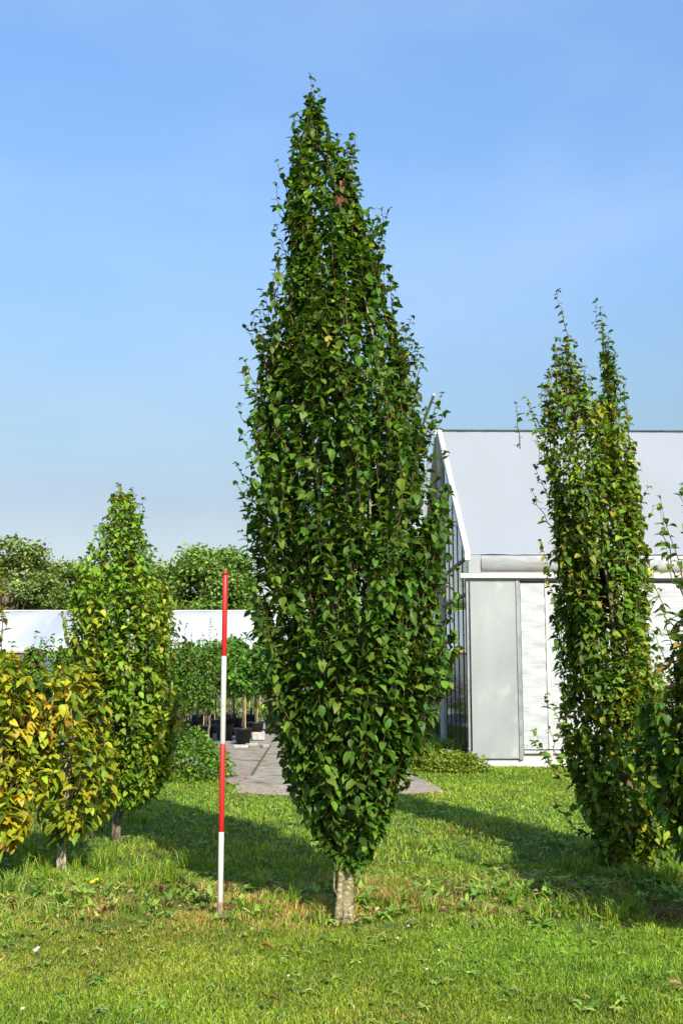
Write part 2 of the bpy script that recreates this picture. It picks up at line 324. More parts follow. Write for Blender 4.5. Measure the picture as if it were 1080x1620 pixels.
# tall tussocks
def tussocks():
    spots = []
    for (px, py, h, n) in ((150,1375,.20,9),(60,1385,.20,8),(230,1395,.16,8),(300,1370,.14,5),(450,1395,.16,5),(470,1440,.15,5),(380,1455,.12,4),(200,1300,.16,5),(575,1270,.14,3),(600,1440,.12,5),(650,1420,.13,6),(780,1430,.14,6),(860,1450,.15,6),(930,1450,.15,7),(1000,1450,.16,7),(900,1380,.16,6),(1000,1390,.18,8),(1050,1400,.18,7),(20,1420,.16,6),(650,1340,.12,5),(750,1390,.12,5),(690,1190,.3,8),(675,1165,.35,8),(720,1200,.25,6),(250,1240,.25,6),(230,1255,.2,5),(200,1440,.1,5),(100,1450,.1,5),(520,1455,.1,4),(590,1240,.12,3),(30,1350,.2,6),(960,1345,.16,5)):
        X, Y = gnd(px, py)
        for k in range(n): spots.append((X + rng.normal(0, .13), Y + rng.normal(0, .13), h*rng.uniform(.6, 1.25)))
    P, H = [], []
    for X, Y, h in spots:
        for k in range(34): P.append((X + rng.normal(0, .022), Y + rng.normal(0, .022), 0)); H.append(h*rng.uniform(.4, 1.15))
    P = np.array(P); H = np.array(H); n = len(P)
    C = pal(rng, n, [G1, G2, STRAW, (0.09, 0.2, 0.03)], [4, 4, 1, 3], 0.2)
    tag(blades('grass_tussocks', P, H, rng.uniform(.005, .009, n), C, M['grass'], np.full(n, .7), rng), 'tall grass tussocks standing in the rough strip between trunks', 'grass', kind='stuff')
tussocks()
def weeds():
    P, D, N, L, W, C = [], [], [], [], [], []
    def ros(X, Y, r, nl, colr, lift=0.5, v=0):
        a0 = rng.uniform(0, 6.28)
        for k in range(nl):
            a = a0 + k*6.28/nl + rng.normal(0, .3); e = rng.uniform(.15, 1)*lift
            P.append((X, Y, 0.026 + .02*v)); d = (math.cos(a)*math.cos(e), math.sin(a)*math.cos(e), math.sin(e)); D.append(d)
            N.append((-math.cos(a)*math.sin(e), -math.sin(a)*math.sin(e), math.cos(e))); l = r*rng.uniform(.6, 1.2); L.append(l); W.append(l*rng.uniform(.25, .42)); C.append(colr)
    n = 5200
    x, y = scatter(n, 4.3, 13)
    for X, Y in zip(x, y):
        v = float(verge(np.array([X]), np.array([Y]))[0])
        if rng.random() > .45 + .55*v: continue
        c = [(0.19, 0.33, 0.04), (0.28, 0.42, 0.07), (0.12, 0.23, 0.035), (0.32, 0.37, 0.09)][rng.integers(4)]
        if v > .3 and rng.random() < .04: c = (0.20, 0.08, 0.06)
        ros(X, Y, .028 + .06*v*rng.random() + .022*rng.random() + .002*max(0, Y-7), rng.integers(4, 8), c, .45 + .8*v, v)
    for (px, py) in ((310,1350),(320,1345),(470,1430),(760,1410),(790,1420),(915,1430),(900,1440),(980,1450),(500,1440),(860,1470),(640,1450),(690,1350),(1000,1430),(420,1450),(880,1340),(925,1415)):
        X, Y = gnd(px, py)
        for k in range(3): ros(X + rng.normal(0, .06), Y + rng.normal(0, .06), .085, 8, (0.20, 0.34, 0.045), .9)
    P, D, N, L, W, C = map(np.array, (P, D, N, L, W, C)); C = C*(1+rng.normal(0, .15, (len(C), 1)))
    tag(leaves('broadleaf_weeds', P, D, N, L, W, np.clip(C, .01, 1), M['leaf'], None, .35, .1, rng), 'broadleaf weeds and rosettes scattered through the grass', 'weeds', kind='stuff')
weeds()
def litter():
    n = 1500; x, y = scatter(n, 6.2, 8.4); k = rng.random(len(x)) < verge(x, y)*1.2*vnoise(x, y, 2.5, 21); x, y = x[k], y[k]; n = len(x)
    a = rng.uniform(0, 6.28, n); D = np.stack([np.cos(a), np.sin(a), rng.normal(0, .3, n)], 1); L = rng.uniform(.018, .05, n)
    tag(leaves('leaf_litter', np.stack([x, y, rng.uniform(.01, .06, n)], 1), D, np.stack([rng.normal(0, .4, n), rng.normal(-.3, .4, n), np.ones(n)], 1), L, L*.5, pal(rng, n, [(0.30, 0.14, 0.10), (0.20, 0.08, 0.05), (0.42, 0.28, 0.16), (0.36, 0.17, 0.17)], [3, 3, 3, 1.5], .2), M['dead'], None, .4, .4, rng), 'dry brown and pinkish leaf litter in the rough strip between the trunks', 'leaf litter', kind='stuff')
litter()
def wallgrass():
    n = 9000; lx = -rng.uniform(.05, 1.15, n); ly = rng.uniform(.9, 9, n); c, s_ = math.cos(GROT), math.sin(GROT); x = GC[0] + lx*c - ly*s_; y = GC[1] + lx*s_ + ly*c
    H = (.14 + .26*vnoise(x, y, 1.2, 9))*rng.uniform(.4, 1.2, n)*np.clip(1.4+lx, .3, 1)
    tag(blades('wall_grass', np.stack([x, y, 0*x], 1), H, rng.uniform(.012, .026, n), pal(rng, n, [G1, G2, G3, STRAW], [4, 3, 3, .4]), M['grass'], np.full(n, .7), rng), 'long uncut grass along the foot of the glazed gable', 'grass', kind='stuff')
wallgrass()

# ------------------------------------------------------------------ TREES
def build_tree(name, label, cat, base, Dp, prof, spires, nshoot, nfill, leaf, cols, wts, seed, group=None, trunk_r=0.05, fork_z=0.45, bark='bark', droop_body=0.9, limbs=9, ysc=1.0, spread=1.0, yellow=None, lean=(0, 0), rag=0.12, stems=1, fused=False, ratio=0.62):
    r = np.random.default_rng(seed); rnd = random.Random(seed)
    bx, by = base
    root = empty(name, (bx, by, 0), 0, label=label, cat=cat, group=group)
    zz, cx, rx = [], [], []
    for row, xl, xr in sorted(prof, key=lambda q: -q[0]):
        a = pt(xl, row, Dp); b = pt(xr, row, Dp); zz.append(a[2]); cx.append((a[0]+b[0])/2 - bx); rx.append((b[0]-a[0])/2)
    zz, cx, rx = map(np.array, (zz, cx, rx)); z0, z1 = zz[0], zz[-1]
    fc = lambda z: np.interp(z, zz, cx); fr = lambda z: np.interp(z, zz, rx)
    dens = np.cumsum(fr(np.linspace(z0, z1, 200)) + 0.03); dens /= dens[-1]
    sz = lambda n: np.interp(r.random(n), dens, np.linspace(z0, z1, 200))
    oy = Dp - by
    shoots = []       # polylines
    nb = max(8, nshoot//8); BT = sz(nb); BP = (np.arange(nb)*2.399 + r.normal(0, .3, nb)) % 6.2832; BR = r.uniform(.62, 1.0, nb)
    ib = r.integers(0, nb, nshoot); T = np.clip(BT[ib] + r.normal(0, .13, nshoot), z0+.03, z1-.02); ph = BP[ib] + r.normal(0, .26, nshoot)
    for z, p, b_ in zip(T, ph, BR[ib]):
        rr = min(1.04, b_ + abs(r.normal(0, .07))) if r.random() > .1 else r.uniform(1.02, 1.12); bulge = 1 + rag*(vnoise(np.array([p*1.2+5]), np.array([z*2.2]), 1.3, seed)[0]*2-1)
        Ls = r.uniform(.35, .85)*min(1, (z1-z0)/2.4 + .15); zs = max(z0 - 0.02, z - Ls)
        q = np.array([fc(z) + fr(z)*rr*bulge*math.cos(p), oy + ysc*fr(z)*rr*bulge*math.sin(p), z])
        rs = rr*r.uniform(.45, .85)
        s = np.array([fc(zs) + fr(zs)*rs*math.cos(p), oy + ysc*fr(zs)*rs*math.sin(p), zs])
        m1 = s*.55 + q*.45 + np.array([math.cos(p), math.sin(p), 0])*0.05*spread
        shoots.append(([s, m1, q], p, False))
    for sp in spires:
        px, row, Ls = sp[0], sp[1], sp[2]; dx = sp[3] if len(sp) > 3 else None
        tip = pt(px, row, Dp); tip = np.array([tip[0]-bx, oy + r.uniform(-.6, .3)*0.3*float(np.max(fr(tip[2]-.3))), tip[2]])
        zs = tip[2] - Ls; tx = tip[0]*.6 + fc(zs)*.4 if dx is None else tip[0] - dx
        s = np.array([tx, oy + (tip[1]-oy)*.5, zs]); m1 = (s+tip)/2 + np.array([(tip[0]-s[0])*.15, 0, -.02])
        shoots.append(([s, m1, tip], 0 if tip[0] > fc(zs) else math.pi, True))
    LP, LD, LN, LL, SPR, TI = [], [], [], [], [], []
    tw = MB()
    for (pl, p, sp) in shoots:
        a, b, c = pl; length = np.linalg.norm(b-a)+np.linalg.norm(c-b)
        ts = np.linspace(0, 1, 7); cur = [a*(1-t)**2 + 2*b*t*(1-t) + c*t*t for t in ts]
        jit = r.normal(0, .011, (7, 3)); cur = [q + j for q, j in zip(cur, jit)]
        tw.tube(cur, [.0045 - .0034*t for t in ts], 4, False)
        n = int(length/(leaf*.50 if sp else leaf*.42)) + 1
        sgn = 1; plane = p + r.uniform(-1.2, 1.2); ed = r.normal(0, .22); tint = (1+r.normal(0, .16))*np.array([1+r.normal(0, .10), 1, 1])
        for k in range(n + 3):
            t = min(1., (k + .8*r.random())/n); t = .04 + .96*t; i = min(5, int(t*6)); f = t*6 - i; q = cur[i]*(1-f) + cur[i+1]*f; tg = cur[i+1]-cur[i]; tg = tg/np.linalg.norm(tg)
            sgn = -sgn
            if sp: az = plane + (math.pi/2)*sgn + r.normal(0, .7) if r.random() < .75 else r.uniform(0, 6.28); e = r.normal(.12, .35)
            else: az = p + sgn*1.0 + r.normal(0, .6); e = ed + r.normal(-.42*droop_body + .12, .5)
            h = np.array([math.cos(az), math.sin(az), 0]); d = h*math.cos(e) + np.array([0, 0, math.sin(e)]); nn = -h*math.sin(e) + np.array([0, 0, math.cos(e)]) + r.normal(0, .32, 3)
            LP.append(q); LD.append(d); LN.append(nn); LL.append(leaf*r.uniform(.6, 1.25)*(1.10 - .18*np.clip((q[2]-z0)/(z1-z0), 0, 1))*(1 - .4*max(0, t-.75)*4*(1 if sp else .35))); SPR.append(sp); TI.append(tint)
    # fill
    Z = sz(nfill); P2 = r.uniform(0, 2*np.pi, nfill); RR = r.uniform(.15, 1, nfill)**.65*.84
    bl = 1 + rag*(vnoise(P2*1.2+5, Z*2.2, 1.3, seed)*2-1)
    X = fc(Z) + fr(Z)*RR*bl*np.cos(P2); Y = oy + ysc*fr(Z)*RR*bl*np.sin(P2)
    keep = vnoise(P2*2.5+9, Z*4, 1.6, seed+3) + .35*r.random(nfill) > .55
    X, Y, Z, P2 = X[keep], Y[keep], Z[keep], P2[keep]; nf = len(Z)
    az = P2 + r.normal(0, .8, nf); e = r.normal(-.45*droop_body+.1, .55, nf)
    LP = np.concatenate([np.array(LP), np.stack([X, Y, Z], 1)]); LD = np.concatenate([np.array(LD), np.stack([np.cos(az)*np.cos(e), np.sin(az)*np.cos(e), np.sin(e)], 1)])
    LN = np.concatenate([np.array(LN), np.stack([-np.cos(az)*np.sin(e), -np.sin(az)*np.sin(e), np.cos(e)], 1) + r.normal(0, .32, (nf, 3))]); LL = np.concatenate([np.array(LL), leaf*r.uniform(.6, 1.25, nf)*(1.10 - .18*np.clip((Z-z0)/(z1-z0), 0, 1))])
    n = len(LL); C = np.clip(pal(r, n, cols, wts, .17)*np.concatenate([np.array(TI), np.ones((nf, 3))]), .003, 1)
    if yellow:       # patches of turning leaves
        yc, amt = yellow
        nz_ = vnoise(LP[:, 0]*2.6+LP[:, 1]*2, LP[:, 2]*1.8, 1.5, seed+7); side = LP[:, 2]*0
        msk = r.random(n) < amt*np.clip((nz_-.42)*3.6, 0, 1); C[msk] = pal(r, int(msk.sum()), yc, [1]*len(yc), .2)
    # trunk and limbs
    top = (z0+z1)/2
    tk = MB()
    for st in range(stems):
        ox = 0 if st == 0 else r.normal(0, .07); oyy = 0 if st == 0 else r.normal(0, .05)
        tr = trunk_r*(1 if st == 0 else .55)
        pts = []; rad = []
        for k in range(15):
            t = k/14; z = t*(z0 + (z1-z0)*.82)
            cxx = 0 if z < fork_z else (fc(z) if z > z0 else fc(z0)*(z-fork_z)/max(.01, z0-fork_z))*.7
            wob = .012*math.sin(k*1.7+seed)*(k > 0)
            if st and t > .55: break
            pts.append((ox*(1-.3*t) + cxx + wob + lean[0]*z, oyy + oy*min(1, t*2) + .01*math.cos(k*1.3) + lean[1]*z, z - (.03 if k == 0 else 0)))
            rad.append(tr*(1.45 if k == 0 else 1)*(1-.9*t)+.003)
        if st == 0:
            pts.insert(1, (pts[0][0], pts[0][1], .05)); rad.insert(1, tr*1.12)
        tk.tube(pts, rad, 14 if st == 0 else 8)
    if fused:               # a second stem grown onto the first, and the low forks above it
        tk.tube([(-.062, -.012, -.02), (-.046, -.014, .10), (-.036, -.012, .25), (-.034, -.008, .42), (-.05, 0, .55), (-.12, .03, .8)], [.026, .020, .018, .016, .012, .006], 10)
        tk.tube([(.0, -.005, .36), (.035, -.012, .46), (.075, -.01, .58), (.15, 0, .9)], [.026, .022, .016, .008], 10)
        tk.tube([(-.05, -.02, .14), (-.075, -.03, .20), (-.072, -.03, .34), (-.06, -.03, .50)], [.004, .005, .004, .003], 6)
    for k in range(6):      # root flare
        a = k*1.05 + seed*.3; q_ = trunk_r*r.uniform(1.7, 2.3)
        tk.tube([(lean[0]+.45*trunk_r*math.cos(a), .45*trunk_r*math.sin(a), .11), (trunk_r*.85*math.cos(a), trunk_r*.85*math.sin(a), .045), (q_*math.cos(a), q_*math.sin(a), -.012)], [trunk_r*.5, trunk_r*.42, trunk_r*.25], 8)
    for k in range(limbs):
        a = k*2.4 + seed; zs = fork_z + .12*r.random() + .5*(z1-z0)*.3*(k/limbs); ze = min(z1-.2, z0 + (z1-z0)*r.uniform(.45, .85)); 
        sx = fc(max(zs, z0))*.7*min(1, (zs)/z0); pts = []; rad = []
        for j in range(8):
            t = j/7; z = zs + (ze-zs)*t; rr = fr(max(z, z0))*.62*min(1, t*2.2)
            cxx = sx*(1-t) + fc(z)*t if z > z0 else sx
            pts.append((cxx + rr*math.cos(a)*min(1, .3+t) , oy*min(1, z) + rr*ysc*math.sin(a)*min(1, .3+t), z)); rad.append(trunk_r*.42*(1-.85*t)+.002)
        tk.tube(pts, rad, 7)
    tk.build('trunk', M[bark], root, True)
    tw.build('twigs', M['twig'], root, True)
    leaves('crown', LP, LD, LN, LL, LL*r.uniform(ratio-.06, ratio+.06, n), C, M['leaf'], root, .32, .2, r)
    return root

GREEN = [(0.064, 0.136, 0.014), (0.098, 0.185, 0.018), (0.040, 0.088, 0.011), (0.150, 0.240, 0.022)]
GW = [4, 4, 3, 1.2]
main_prof = [(1360,540,562),(1330,512,588),(1290,490,606),(1250,464,628),(1200,450,645),(1150,438,664),(1100,426,686),(1050,420,698),(1000,414,704),(950,412,706),(900,406,706),(850,402,702),(800,398,702),(750,394,696),(700,392,688),(650,392,676),(600,396,662),(550,408,648),(500,438,622),(450,450,610),(400,450,602),(350,448,592),(300,448,566),(262,462,560),(240,476,548),(222,482,525),(205,486,515),(170,490,504),(150,491,501)]
main_sp = [(492,124,.45),(497,150,.4),(466,180,.45),(478,185,.35),(515,208,.35),(532,212,.35),(553,212,.45),(560,222,.4),(441,258,.4),(436,292,.35),(434,352,.35),(440,330,.3),(612,333,.5),(598,345,.45),(588,350,.4),(412,462,.45),(402,505,.4),(386,568,.4),(394,520,.4),(442,478,.4),(457,480,.35),(430,540,.35),(650,500,.5),(640,520,.4),(661,545,.4),(668,560,.45),(697,625,.45),(704,650,.4),(690,650,.4),(384,590,.35),(378,640,.35),(374,730,.35),(371,762,.3),(380,790,.3),(381,845,.3),(386,880,.3),(712,780,.35),(714,900,.35),(714,960,.3),(705,720,.4),(388,1000,.3),(398,1040,.3),(620,440,.35),(606,420,.35),(565,290,.3),(410,1090,.25),(700,1040,.25)]
_r = random.Random(4)
main_sp += [(x_+_r.gauss(0, 4)+(q-q0)*k_, q, .4) for x_, q0, k_, st_, en_ in ((553, 212, .05, 215, 300), (468, 185, -.05, 190, 300), (494, 130, .03, 140, 230), (605, 335, .03, 340, 440), (412, 470, .0, 475, 600), (650, 505, .06, 515, 640)) for q in range(st_, en_, 14)]
X0, Y0 = gnd(549, 1461)
build_tree('hornbeam_tree', 'tall narrow dark green tree with pale trunk in the middle of the lawn', 'tree', (X0, Y0), Y0, main_prof, main_sp, 800, 9500, .066, GREEN, GW, 11, 'slender upright trees on the lawn', trunk_r=.035, fork_z=.40, bark='trunk_lichen', yellow=([(0.28, 0.27, 0.03)], .02), rag=.14, limbs=12, fused=True)

right_prof = [(1350,950,1070),(1300,912,1078),(1250,902,1078),(1200,896,1066),(1150,886,1056),(1100,892,1046),(1050,888,1042),(1000,884,1038),(950,880,1030),(900,876,1020),(850,868,1014),(800,858,1004),(750,852,998),(700,846,990),(650,846,984),(632,852,975)]
right_sp = [(882,458,.55,-.08),(942,478,.8,-.09),(944,484,.5,-.08),(952,520,.7,-.05),(960,545,.6,-.04),(893,535,.5,-.03),(898,545,.5,0),(886,555,.5),(878,570,.45),(868,590,.45),(905,560,.5),(930,598,.35),(924,610,.35),(905,590,.4),(950,570,.5,-.05),(958,600,.4),(966,620,.4),(856,612,.35),(830,628,.35),(836,640,.3),(842,680,.3),(848,705,.3),(842,775,.35),(1022,770,.35),(1028,800,.3),(1010,790,.3),(846,1160,.3,-.18),(862,1100,.25,-.12),(845,1170,.3,-.2),(866,1150,.3,-.12),(1042,930,.3),(870,900,.25),(878,1270,.25),(1004,740,.3)]
_r = random.Random(6)
right_sp += [(893+_r.gauss(0, 1)*(7+.22*max(0, q-530)), q, .42, -.02) for q in list(range(528, 650, 4))+list(range(560, 650, 6))]
right_sp += [(960+_r.gauss(0, 1)*(5+.12*max(0, q-540)), q, .4, -.03) for q in range(530, 650, 5)]
XR, YR = gnd(1003, 1368)
build_tree('hornbeam_tree', 'slim two-spired tree with yellowing leaves in front of the white greenhouse', 'tree', (XR, YR), YR, right_prof, right_sp, 460, 4000, .069, [(0.095, 0.180, 0.016), (0.135, 0.235, 0.020), (0.060, 0.120, 0.014), (0.21, 0.29, 0.026)], [4, 4, 3, 1.8], 23, 'slender upright trees on the lawn', trunk_r=.04, fork_z=.3, yellow=([(0.26, 0.26, 0.03), (0.36, 0.34, 0.03), (0.22, 0.26, 0.03)], .30), rag=.22, bark='bark_dark')

left_prof = [(1265,168,232),(1225,150,262),(1180,130,276),(1130,116,284),(1080,106,288),(1030,102,286),(980,102,278),(940,108,266),(900,129,253),(860,144,242),(830,154,233),(800,167,224),(780,178,211)]
left_sp = [(186,764,.45),(192,770,.4),(180,790,.4),(212,770,.4),(206,778,.35),(228,788,.35),(222,800,.35),(150,832,.35),(158,828,.3),(147,850,.3),(246,870,.3),(105,935,.3),(262,920,.3),(100,985,.25),(292,1010,.25),(285,985,.25)]
XL, YL = gnd(186, 1332)
build_tree('hornbeam_tree', 'bushy cone-shaped light green tree behind the yellow-leaved shrubs', 'tree', (XL, YL), YL, left_prof, left_sp, 480, 4600, .066, [(0.14, 0.25, 0.018), (0.19, 0.31, 0.022), (0.085, 0.17, 0.016), (0.27, 0.36, 0.028)], [4, 4, 3, 1.5], 37, 'slender upright trees on the lawn', trunk_r=.020, fork_z=.3, bark='bark_dark', yellow=([(0.38, 0.38, 0.03), (0.30, 0.34, 0.03)], .4), rag=.18, stems=3)

YC = [(0.46, 0.37, 0.02), (0.37, 0.36, 0.02), (0.45, 0.31, 0.02), (0.28, 0.15, 0.03)]
YB = [(0.25, 0.30, 0.02), (0.15, 0.225, 0.02), (0.34, 0.345, 0.025), (0.08, 0.14, 0.016), (0.44, 0.36, 0.025)]
sa_prof = [(1312,70,132),(1290,52,158),(1250,44,172),(1200,38,176),(1160,42,172),(1120,48,164),(1080,64,150),(1050,84,132)]
XA, YA = gnd(100, 1381)
build_tree('yellow_shrub', 'yellow-leaved shrub on a short pale stem left of the rod', 'shrub', (XA, YA), YA, sa_prof, [(100,1035,.3),(112,1046,.25),(90,1050,.25),(150,1040,.3),(145,1060,.25),(50,1090,.2),(170,1100,.2),(130,1036,.25)], 90, 700, .092, YB, [3, 3, 3, 2, 1.2], 41, 'yellow-leaved shrubs at the left edge', trunk_r=.019, fork_z=.3, yellow=(YC, .5), rag=.25, stems=2, ratio=.58, limbs=7)
sb_prof = [(1330,-25,32),(1300,-60,44),(1250,-75,54),(1200,-80,56),(1150,-80,58),(1100,-72,58),(1060,-55,46),(1035,-30,28)]
XB, YB_ = gnd(-34, 1400)
build_tree('yellow_shrub', 'golden shrub cut by the left edge of the picture', 'shrub', (XB, YB_), YB_, sb_prof, [(4,1012,.3),(20,1020,.25),(35,1040,.25),(4,905,.5,0.0),(6,960,.4),(-8,900,.5),(55,1070,.2)], 105, 900, .094, YB, [3, 2.5, 3, 1.5, 2.2], 43, 'yellow-leaved shrubs at the left edge', trunk_r=.03, fork_z=.25, yellow=(YC, .65), rag=.25, stems=2, ratio=.58, limbs=7)
# tree cut by the right edge (its crown continues outside the frame and throws the second band of shade)
YE = 5.95; XE = 2.28
def pxat(x, z, D):
    dz = z - CAMH; d = D*_c + dz*_s; u = -D*_s + dz*_c; return 540 + F*x/d, 810 - F*u/d
e_prof = []
for z, cxe, rr in ((.42,2.25,.40),(.8,2.24,.60),(1.2,2.24,.62),(1.6,2.27,.55),(1.9,2.36,.40),(2.2,2.48,.26),(2.6,2.5,.08)):
    pa = pxat(cxe-rr, z, YE); pb = pxat(cxe+rr, z, YE); e_prof.append((pa[1], pa[0], pb[0]))
e_sp = [(1044,790,.55,-.12),(1040,800,.5,-.12),(1074,768,.4,-.05),(1050,860,.4,-.1),(1034,900,.4,-.12),(1046,960,.35,-.1),(1030,1000,.3,-.12),(1034,1100,.3,-.12),(1026,1200,.3,-.12),(1042,1290,.25),(1060,1000,.3)]
build_tree('hornbeam_tree', 'dark green tree cut by the right edge of the picture', 'tree', (XE, YE), YE, e_prof, e_sp, 400, 4000, .070, [(0.080, 0.155, 0.016), (0.115, 0.20, 0.018), (0.050, 0.105, 0.014), (0.18, 0.25, 0.022)], [4, 4, 3, 1.5], 51, 'slender upright trees on the lawn', trunk_r=.042, fork_z=.35, yellow=([(0.30, 0.27, 0.03), (0.34, 0.20, 0.03)], .3), rag=.2)

# ------------------------------------------------------------------ low shrubs and plants
def mound(name, label, cat, X, Y, rx, ry, h, n, leaf, cols, wts, seed, group=None, right=None, stems=24):
    r = np.random.default_rng(seed); root = empty(name, (X, Y, 0), 0, label=label, cat=cat, group=group)
    th = r.uniform(0, 2*np.pi, n); ph = np.arcsin(r.uniform(0, 1, n)); k = r.uniform(.55, 1, n)**.5*(1 + .22*(vnoise(th*1.5, ph*3, 1.5, seed)*2-1))
    P = np.stack([rx*k*np.cos(ph)*np.cos(th), ry*k*np.cos(ph)*np.sin(th), h*k*np.sin(ph)+.02], 1)
    e = r.normal(.1, .5, n); az = th + r.normal(0, .9, n)
    D = np.stack([np.cos(az)*np.cos(e), np.sin(az)*np.cos(e), np.sin(e)], 1); N = np.stack([-np.cos(az)*np.sin(e), -np.sin(az)*np.sin(e), np.cos(e)], 1) + r.normal(0, .35, (n, 3))
    C = pal(r, n, cols, wts, .2)
    if right is not None:
        msk = (P[:, 0] < rx*r.uniform(-.5, .1, n)); C[msk] = pal(r, int(msk.sum()), right, [1]*len(right), .2)
    L = leaf*r.uniform(.7, 1.3, n)
    tw = MB()
    for q in range(stems):
        i = r.integers(n); e_ = P[i]; tw.tube([(e_[0]*.1, e_[1]*.1, 0), (e_[0]*.6, e_[1]*.6, e_[2]*.6), tuple(e_)], [.005, .004, .002], 4, False)
    tw.build('stems', M['twig'], root, True)
    leaves('foliage', P, D, N, L, L*.55, C, M['leaf'], root, .2, .15, r)
    return root
X, Y = gnd(290, 1232)
mound('low_shrub', 'low green shrub with rusty orange leaves on its left side, beside the path', 'shrub', X, Y, .62, .6, .62, 5000, .055, [(0.12, 0.24, 0.025), (0.17, 0.30, 0.03), (0.08, 0.17, 0.018)], [3, 3, 2], 61, right=[(0.32, 0.20, 0.03), (0.20, 0.20, 0.03), (0.12, 0.17, 0.03)])
X, Y = gnd(708, 1222)
fp = mound('flowering_plant', 'bright leafy clump with violet flowers at the foot of the glass wall', 'plant', X+.05, Y, .52, .4, .27, 2600, .05, [(0.16, 0.26, 0.03), (0.26, 0.30, 0.03), (0.10, 0.19, 0.025), (0.36, 0.30, 0.03)], [3, 3, 2, 1], 63)
M['violet'] = noise_mat('violet_petal', (0.30, 0.16, 0.62), (0.36, 0.22, 0.68), 20, 0.6)
def flower(parent, loc, r, m, name='flower', n=6, tilt=(-.6, 0)):
    b = MB(); k0 = 0; b.v.append((0, 0, .002))
    for i in range(n*2):
        a = math.pi*i/n; rr = r*(1 if i % 2 else .45); b.v.append((rr*math.cos(a), rr*math.sin(a), r*.25 if i % 2 else 0))
    b.f = [(0, 1+i, 1+(i+1) % (n*2)) for i in range(n*2)]
    b.v.append((0, 0, -r*.35)); e = len(b.v)-1; b.f += [(e, 1+(i+1) % (n*2), 1+i) for i in range(n*2)]
    o = b.build(name, m, parent); o.location = loc; o.rotation_euler = (1.0+tilt[0]*.3, tilt[1], 0); return o
for dx, dy, z in ((-.05, -.2, .31), (.29, -.2, .29), (.24, -.1, .33), (-.3, .05, .33), (.35, -.22, .24)):
    flower(fp, (dx, dy, z), .022, M['violet'], 'flower')
X, Y = pt(92, 1100, 15.5)[0], 15.5
mound('green_shrub', 'broad dark green shrub between the yellow shrubs and the low white roof', 'shrub', X, Y, .95, .6, 1.62, 6500, .07, [(0.10, 0.20, 0.022), (0.14, 0.26, 0.028), (0.06, 0.13, 0.016)], [3, 3, 2], 65)
# dry fern at right edge
X, Y = gnd(1065, 1462)
r = np.random.default_rng(8); fr_ = empty('dry_fern', (X, Y, 0), 0, label='brown dried fern clump beside the lawn at the right edge', cat='dead plant')
P, D, N, L = [], [], [], []
rb = MB()
for k in range(12):
    a = r.uniform(0, 6.28); e = r.uniform(.3, 1.0); h = np.array([math.cos(a), math.sin(a), 0]); ln = r.uniform(.16, .26); cur = []
    for j in range(9):
        t = j/8; cur.append(h*ln*t*math.cos(e) + np.array([0, 0, ln*math.sin(e)*t*(1.15-.8*t)*1.2 + .01]))
    rb.tube(cur, [.003]*9, 4, False)
    for j in range(1, 9):
        for s in (-1, 1):
            sd_ = np.array([-h[1], h[0], 0])*s; P.append(cur[j]); D.append(sd_ + h*.4 + np.array([0, 0, -.2])); N.append((0, 0, 1)); L.append(.05*(1.1-j/9))
P, D, N, L = map(np.array, (P, D, N, L))
rb.build('stalks', M['twig'], fr_)
leaves('fronds', P, D, N.astype(float), L, L*.4, pal(r, len(L), [(0.17, 0.075, 0.03), (0.26, 0.13, 0.06), (0.10, 0.04, 0.02)], [3, 2, 2], .2), M['dead'], fr_, .3, .2, r)

# ------------------------------------------------------------------ ranging rod
XP, YP = gnd(348, 1461)
zr = lambda row: pt(350, row, YP)[2]
rod = empty('ranging_rod', (XP, YP, 0), 0, label='red and white banded measuring rod standing upright in the grass', cat='measuring rod')
def cyl(name, z0, z1, r0, r1, m, ch=.002, n=20):
    b = MB(); b.tube([(0,0,z0),(0,0,z0+ch),(0,0,z1-ch),(0,0,z1)], [r0-ch*.6, r0, r1, r1-ch*.6], n); return b.build(name, m, rod, True)
cyl('steel_tip', -.05, zr(1427), .010, .0165, M['mud'])
cyl('white_band', zr(1427), zr(1316), .0158, .0155, M['white'])
cyl('red_band', zr(1316), zr(1177), .0155, .0153, M['red'])
cyl('white_band', zr(1177), zr(1038), .0153, .0150, M['white'])
cyl('red_band', zr(1038), zr(910), .0150, .0148, M['red'])
cap = cyl('cap', zr(910), zr(904), .0168, .0150, noise_mat('red_cap', (0.30, 0.012, 0.015), (0.38, 0.015, 0.018), 10, 0.4), .004)
st = MB(); 
for k, (z, a, hh) in enumerate(((zr(1117), -1.45, .012), (zr(1123), -1.25, .014), (zr(1130), -1.2, .006))):
    for j in range(8):
        a0 = a + (j-4)*.1; a1 = a0+.1; q = .01535; b = len(st.v); hz = hh*(1-.5*abs(j-3.5)/4)
        st.v += [(q*math.cos(a0), q*math.sin(a0), z-hz), (q*math.cos(a1), q*math.sin(a1), z-hz), (q*math.cos(a1), q*math.sin(a1), z+hz), (q*math.cos(a0), q*math.sin(a0), z+hz)]; st.f.append((b, b+1, b+2, b+3))
st.build('smudge', noise_mat('grey_smudge', (0.30, 0.30, 0.29), (0.5, 0.49, 0.46), 40, .8), rod)

